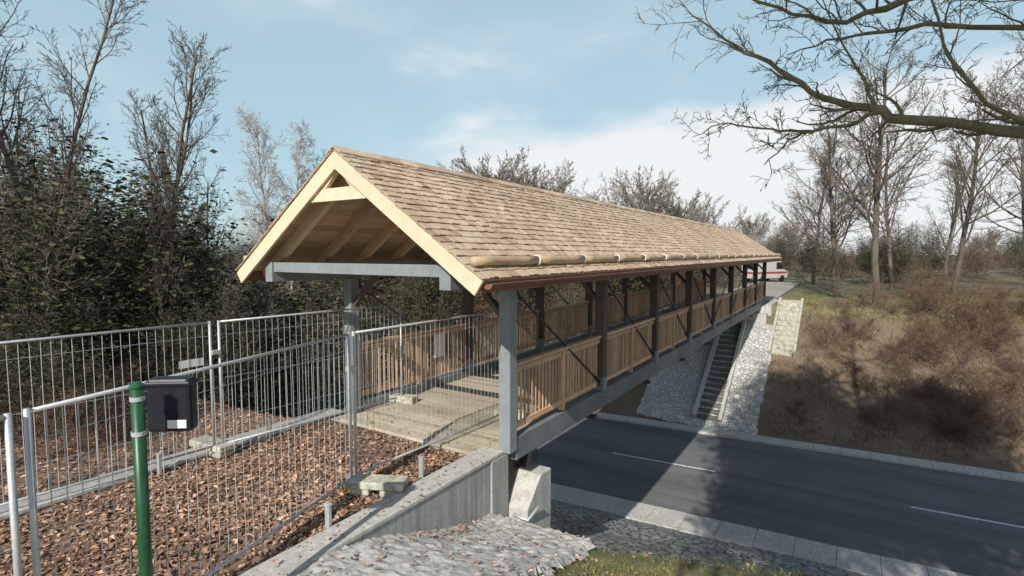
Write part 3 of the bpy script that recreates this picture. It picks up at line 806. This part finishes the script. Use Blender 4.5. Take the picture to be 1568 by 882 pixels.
limb([(3.9,10.8,4.9),(2.2,9.9,4.6),(0.57,9.29,4.88),(0.17,9.27,5.1),(-0.41,9.24,5.32),(-0.85,9.09,5.66),(-1.29,8.92,6.0),(-1.74,8.76,6.3),(-2.38,8.46,6.95)],0.10,0.010,22,0.95)
limb([(0.3,9.27,5.02),(-0.1,9.2,4.86),(-0.67,9.08,4.8),(-0.9,9.0,4.62),(-1.15,8.96,4.36)],0.035,0.007,9,0.55)
limb([(-0.55,9.1,4.82),(-0.95,8.95,4.84),(-1.36,8.76,4.92),(-1.7,8.6,4.98),(-2.1,8.42,4.80)],0.024,0.006,10,0.5)
limb([(4.1,10.9,7.2),(2.2,10.3,6.9),(0.59,9.66,6.68),(-0.16,9.41,6.42),(-0.85,9.09,6.58),(-1.46,8.81,6.9),(-2.0,8.6,7.3)],0.08,0.009,20,0.95)
limb([(3.95,10.8,5.8),(2.3,10.1,6.0),(0.8,9.6,6.25),(0.1,9.4,6.2),(-0.4,9.2,6.15),(-0.9,9.1,6.0)],0.055,0.008,15,0.75)
limb([(0.3,9.4,5.05),(0.1,9.6,5.6),(-0.2,9.7,6.2),(-0.5,9.8,7.0)],0.03,0.008,10,0.65)
limb([(2.2,9.9,4.6),(1.4,9.0,4.9),(0.9,8.6,5.6),(0.6,8.4,6.6)],0.04,0.01,10,0.8)
limb([(3.9,10.8,5.0),(2.8,9.6,5.6),(1.8,8.9,6.2),(1.2,8.5,7.2)],0.05,0.01,10,0.8)
for a in range(7):
    an = a*0.9+0.5; p = Vector((4.05,10.95,6.5+a*0.9)); d = Vector((math.cos(an),math.sin(an),0.5)).normalized()
    branch(mb, p, d, 3.2, 0.07, 0, dict(base, seg=[5,4,3,2], k=[5,4,3,3], n=[8,6,4], ratio=[0.5,0.5,0.5]), rng)
mb.obj('overhanging_tree', M['barklight'], smooth=True)

# ------------------------------------------------------------------ van far off
M['vanwhite'] = pmat('van_paint', (0.5,0.5,0.49),(0.55,0.55,0.54),2,rough=0.35,bmp=0,spec=0.5)
M['glass'] = pmat('dark_glass', (0.02,0.025,0.03),(0.03,0.035,0.04),2,rough=0.1,bmp=0,spec=0.6)
M['red'] = pmat('red_stripe', (0.35,0.05,0.04),(0.4,0.06,0.05),2,rough=0.4,bmp=0)
M['tyre'] = pmat('tyre', (0.02,0.02,0.02),(0.03,0.03,0.03),5,rough=0.8,bmp=0)
def van(x, y, rz, mt, name='parked_van'):
    e = empty(name, (x,y,0.0)); e.rotation_euler[2] = rz
    mb = MB()
    prof = [(-2.5,0.35),(2.3,0.35),(2.5,0.6),(2.45,1.05),(1.9,1.3),(1.35,2.15),(1.1,2.3),(-2.4,2.35),(-2.5,2.2)]
    mb.plate(prof, -0.95, 0.95); mb.obj('body', mt, e, bevel=0.05)
    mb = MB()
    for s in (-1,1):
        y0 = s*0.953; 
        n = len(mb.v); mb.v += [(1.85,y0,1.32),(1.35,y0,2.05),(0.6,y0,2.05),(0.6,y0,1.32)]; mb.f.append((n,n+1,n+2,n+3))
    n = len(mb.v); mb.v += [(1.93,-0.8,1.33),(1.93,0.8,1.33),(1.41,0.75,2.1),(1.41,-0.75,2.1)]; mb.f.append((n,n+1,n+2,n+3))
    n = len(mb.v); mb.v += [(-2.505,-0.7,1.35),(-2.505,0.7,1.35),(-2.505,0.7,2.0),(-2.505,-0.7,2.0)]; mb.f.append((n,n+1,n+2,n+3))
    mb.obj('windows', M['glass'], e)
    mb = MB(); mb.box(-2.4,2.3,-0.957,-0.951,0.85,1.05); mb.box(-2.4,2.3,0.951,0.957,0.85,1.05); mb.box(-2.507,-2.503,-0.85,0.85,0.85,1.05); mb.obj('stripe', M['red'], e)
    mb = MB()
    for wx in (-1.55,1.6):
        for s in (-0.97,0.75): mb.tube([Vector((wx,s,0.34)),Vector((wx,s+0.22,0.34))],[0.34,0.34],16)
    mb.obj('wheels', M['tyre'], e)
van(-7.6,62.0,math.radians(60),M['vanwhite'])

# ------------------------------------------------------------------ world, sun, camera
w = bpy.data.worlds.new('World'); scene.world = w; w.use_nodes = True
nt = w.node_tree; nt.nodes.clear()
out = nt.nodes.new('ShaderNodeOutputWorld'); bg = nt.nodes.new('ShaderNodeBackground')
sky = nt.nodes.new('ShaderNodeTexSky'); sky.sky_type = 'NISHITA'; sky.sun_disc = False
hor = math.hypot(SUN.x, SUN.y)
EL = math.atan2(SUN.z, hor); AZ = math.atan2(SUN.x, SUN.y)
sky.sun_elevation = EL; sky.sun_rotation = AZ; sky.air_density = 1.0; sky.dust_density = 1.0; sky.ozone_density = 1.0
tc = nt.nodes.new('ShaderNodeTexCoord')
mp = nt.nodes.new('ShaderNodeMapping'); mp.inputs['Scale'].default_value = (1,1,2.6); nt.links.new(tc.outputs['Generated'], mp.inputs[0])
n1 = noise(nt, mp.outputs[0], 2.6, 8, 0.52, 0.2)
sx = nt.nodes.new('ShaderNodeSeparateXYZ'); nt.links.new(tc.outputs['Generated'], sx.inputs[0])
def MR(src, a, b_, c=0, d=1):
    m_ = nt.nodes.new('ShaderNodeMapRange'); m_.interpolation_type = 'SMOOTHSTEP'
    m_.inputs[1].default_value = a; m_.inputs[2].default_value = b_; m_.inputs[3].default_value = c; m_.inputs[4].default_value = d
    nt.links.new(src, m_.inputs[0]); return m_.outputs[0]
def MA(op, a, b_):
    m_ = nt.nodes.new('ShaderNodeMath'); m_.operation = op
    for i, s_ in enumerate((a, b_)):
        if isinstance(s_, (int,float)): m_.inputs[i].default_value = s_
        else: nt.links.new(s_, m_.inputs[i])
    return m_.outputs[0]
dotr = nt.nodes.new('ShaderNodeVectorMath'); dotr.operation = 'DOT_PRODUCT'; nt.links.new(tc.outputs['Generated'], dotr.inputs[0]); dotr.inputs[1].default_value = (0.8406,0.5417,0)
right = MR(dotr.outputs['Value'], -0.26, 0.0); low = MR(sx.outputs[2], 0.30, 0.17)
boost = MA('MULTIPLY', MA('MULTIPLY', right, low), 0.40)
dens = MA('ADD', n1, boost)
cf = MR(dens, 0.56, 0.82, 0, 0.98)
cf = MA('MAXIMUM', cf, MR(n1, 0.48, 0.85, 0.0, 0.5))
hzf = MR(sx.outputs[2], 0.42, 0.80, 0.72, 0.0)
hz = nt.nodes.new('ShaderNodeMix'); hz.data_type = 'RGBA'; nt.links.new(hzf, hz.inputs[0])
nt.links.new(sky.outputs[0], hz.inputs[6]); hz.inputs[7].default_value = (3.5,4.95,5.5,1)
cc = nt.nodes.new('ShaderNodeMix'); cc.data_type = 'RGBA'
nt.links.new(cf, cc.inputs[0]); nt.links.new(hz.outputs[2], cc.inputs[6]); cc.inputs[7].default_value = (6.3,6.45,6.6,1)
nt.links.new(cc.outputs[2], bg.inputs[0]); bg.inputs[1].default_value = 0.14
nt.links.new(bg.outputs[0], out.inputs[0])

sd = bpy.data.lights.new('sun', 'SUN'); sd.energy = 5.0; sd.angle = math.radians(0.5); sd.color = (1.0,0.95,0.87)
so = bpy.data.objects.new('sun', sd); COL.objects.link(so)
so.rotation_euler = SUN.to_track_quat('Z','Y').to_euler()

cd = bpy.data.cameras.new('camera'); cam = bpy.data.objects.new('camera', cd); COL.objects.link(cam)
cam.location = (0,0,3.0); cam.rotation_euler = (math.radians(90-3.79), 0, math.radians(32.8))
cd.sensor_width = 36; cd.lens = 18.37; cd.clip_end = 3000; cd.clip_start = 0.05
scene.camera = cam
scene.view_settings.view_transform = 'Standard'; scene.view_settings.look = 'None'; scene.view_settings.exposure = 0
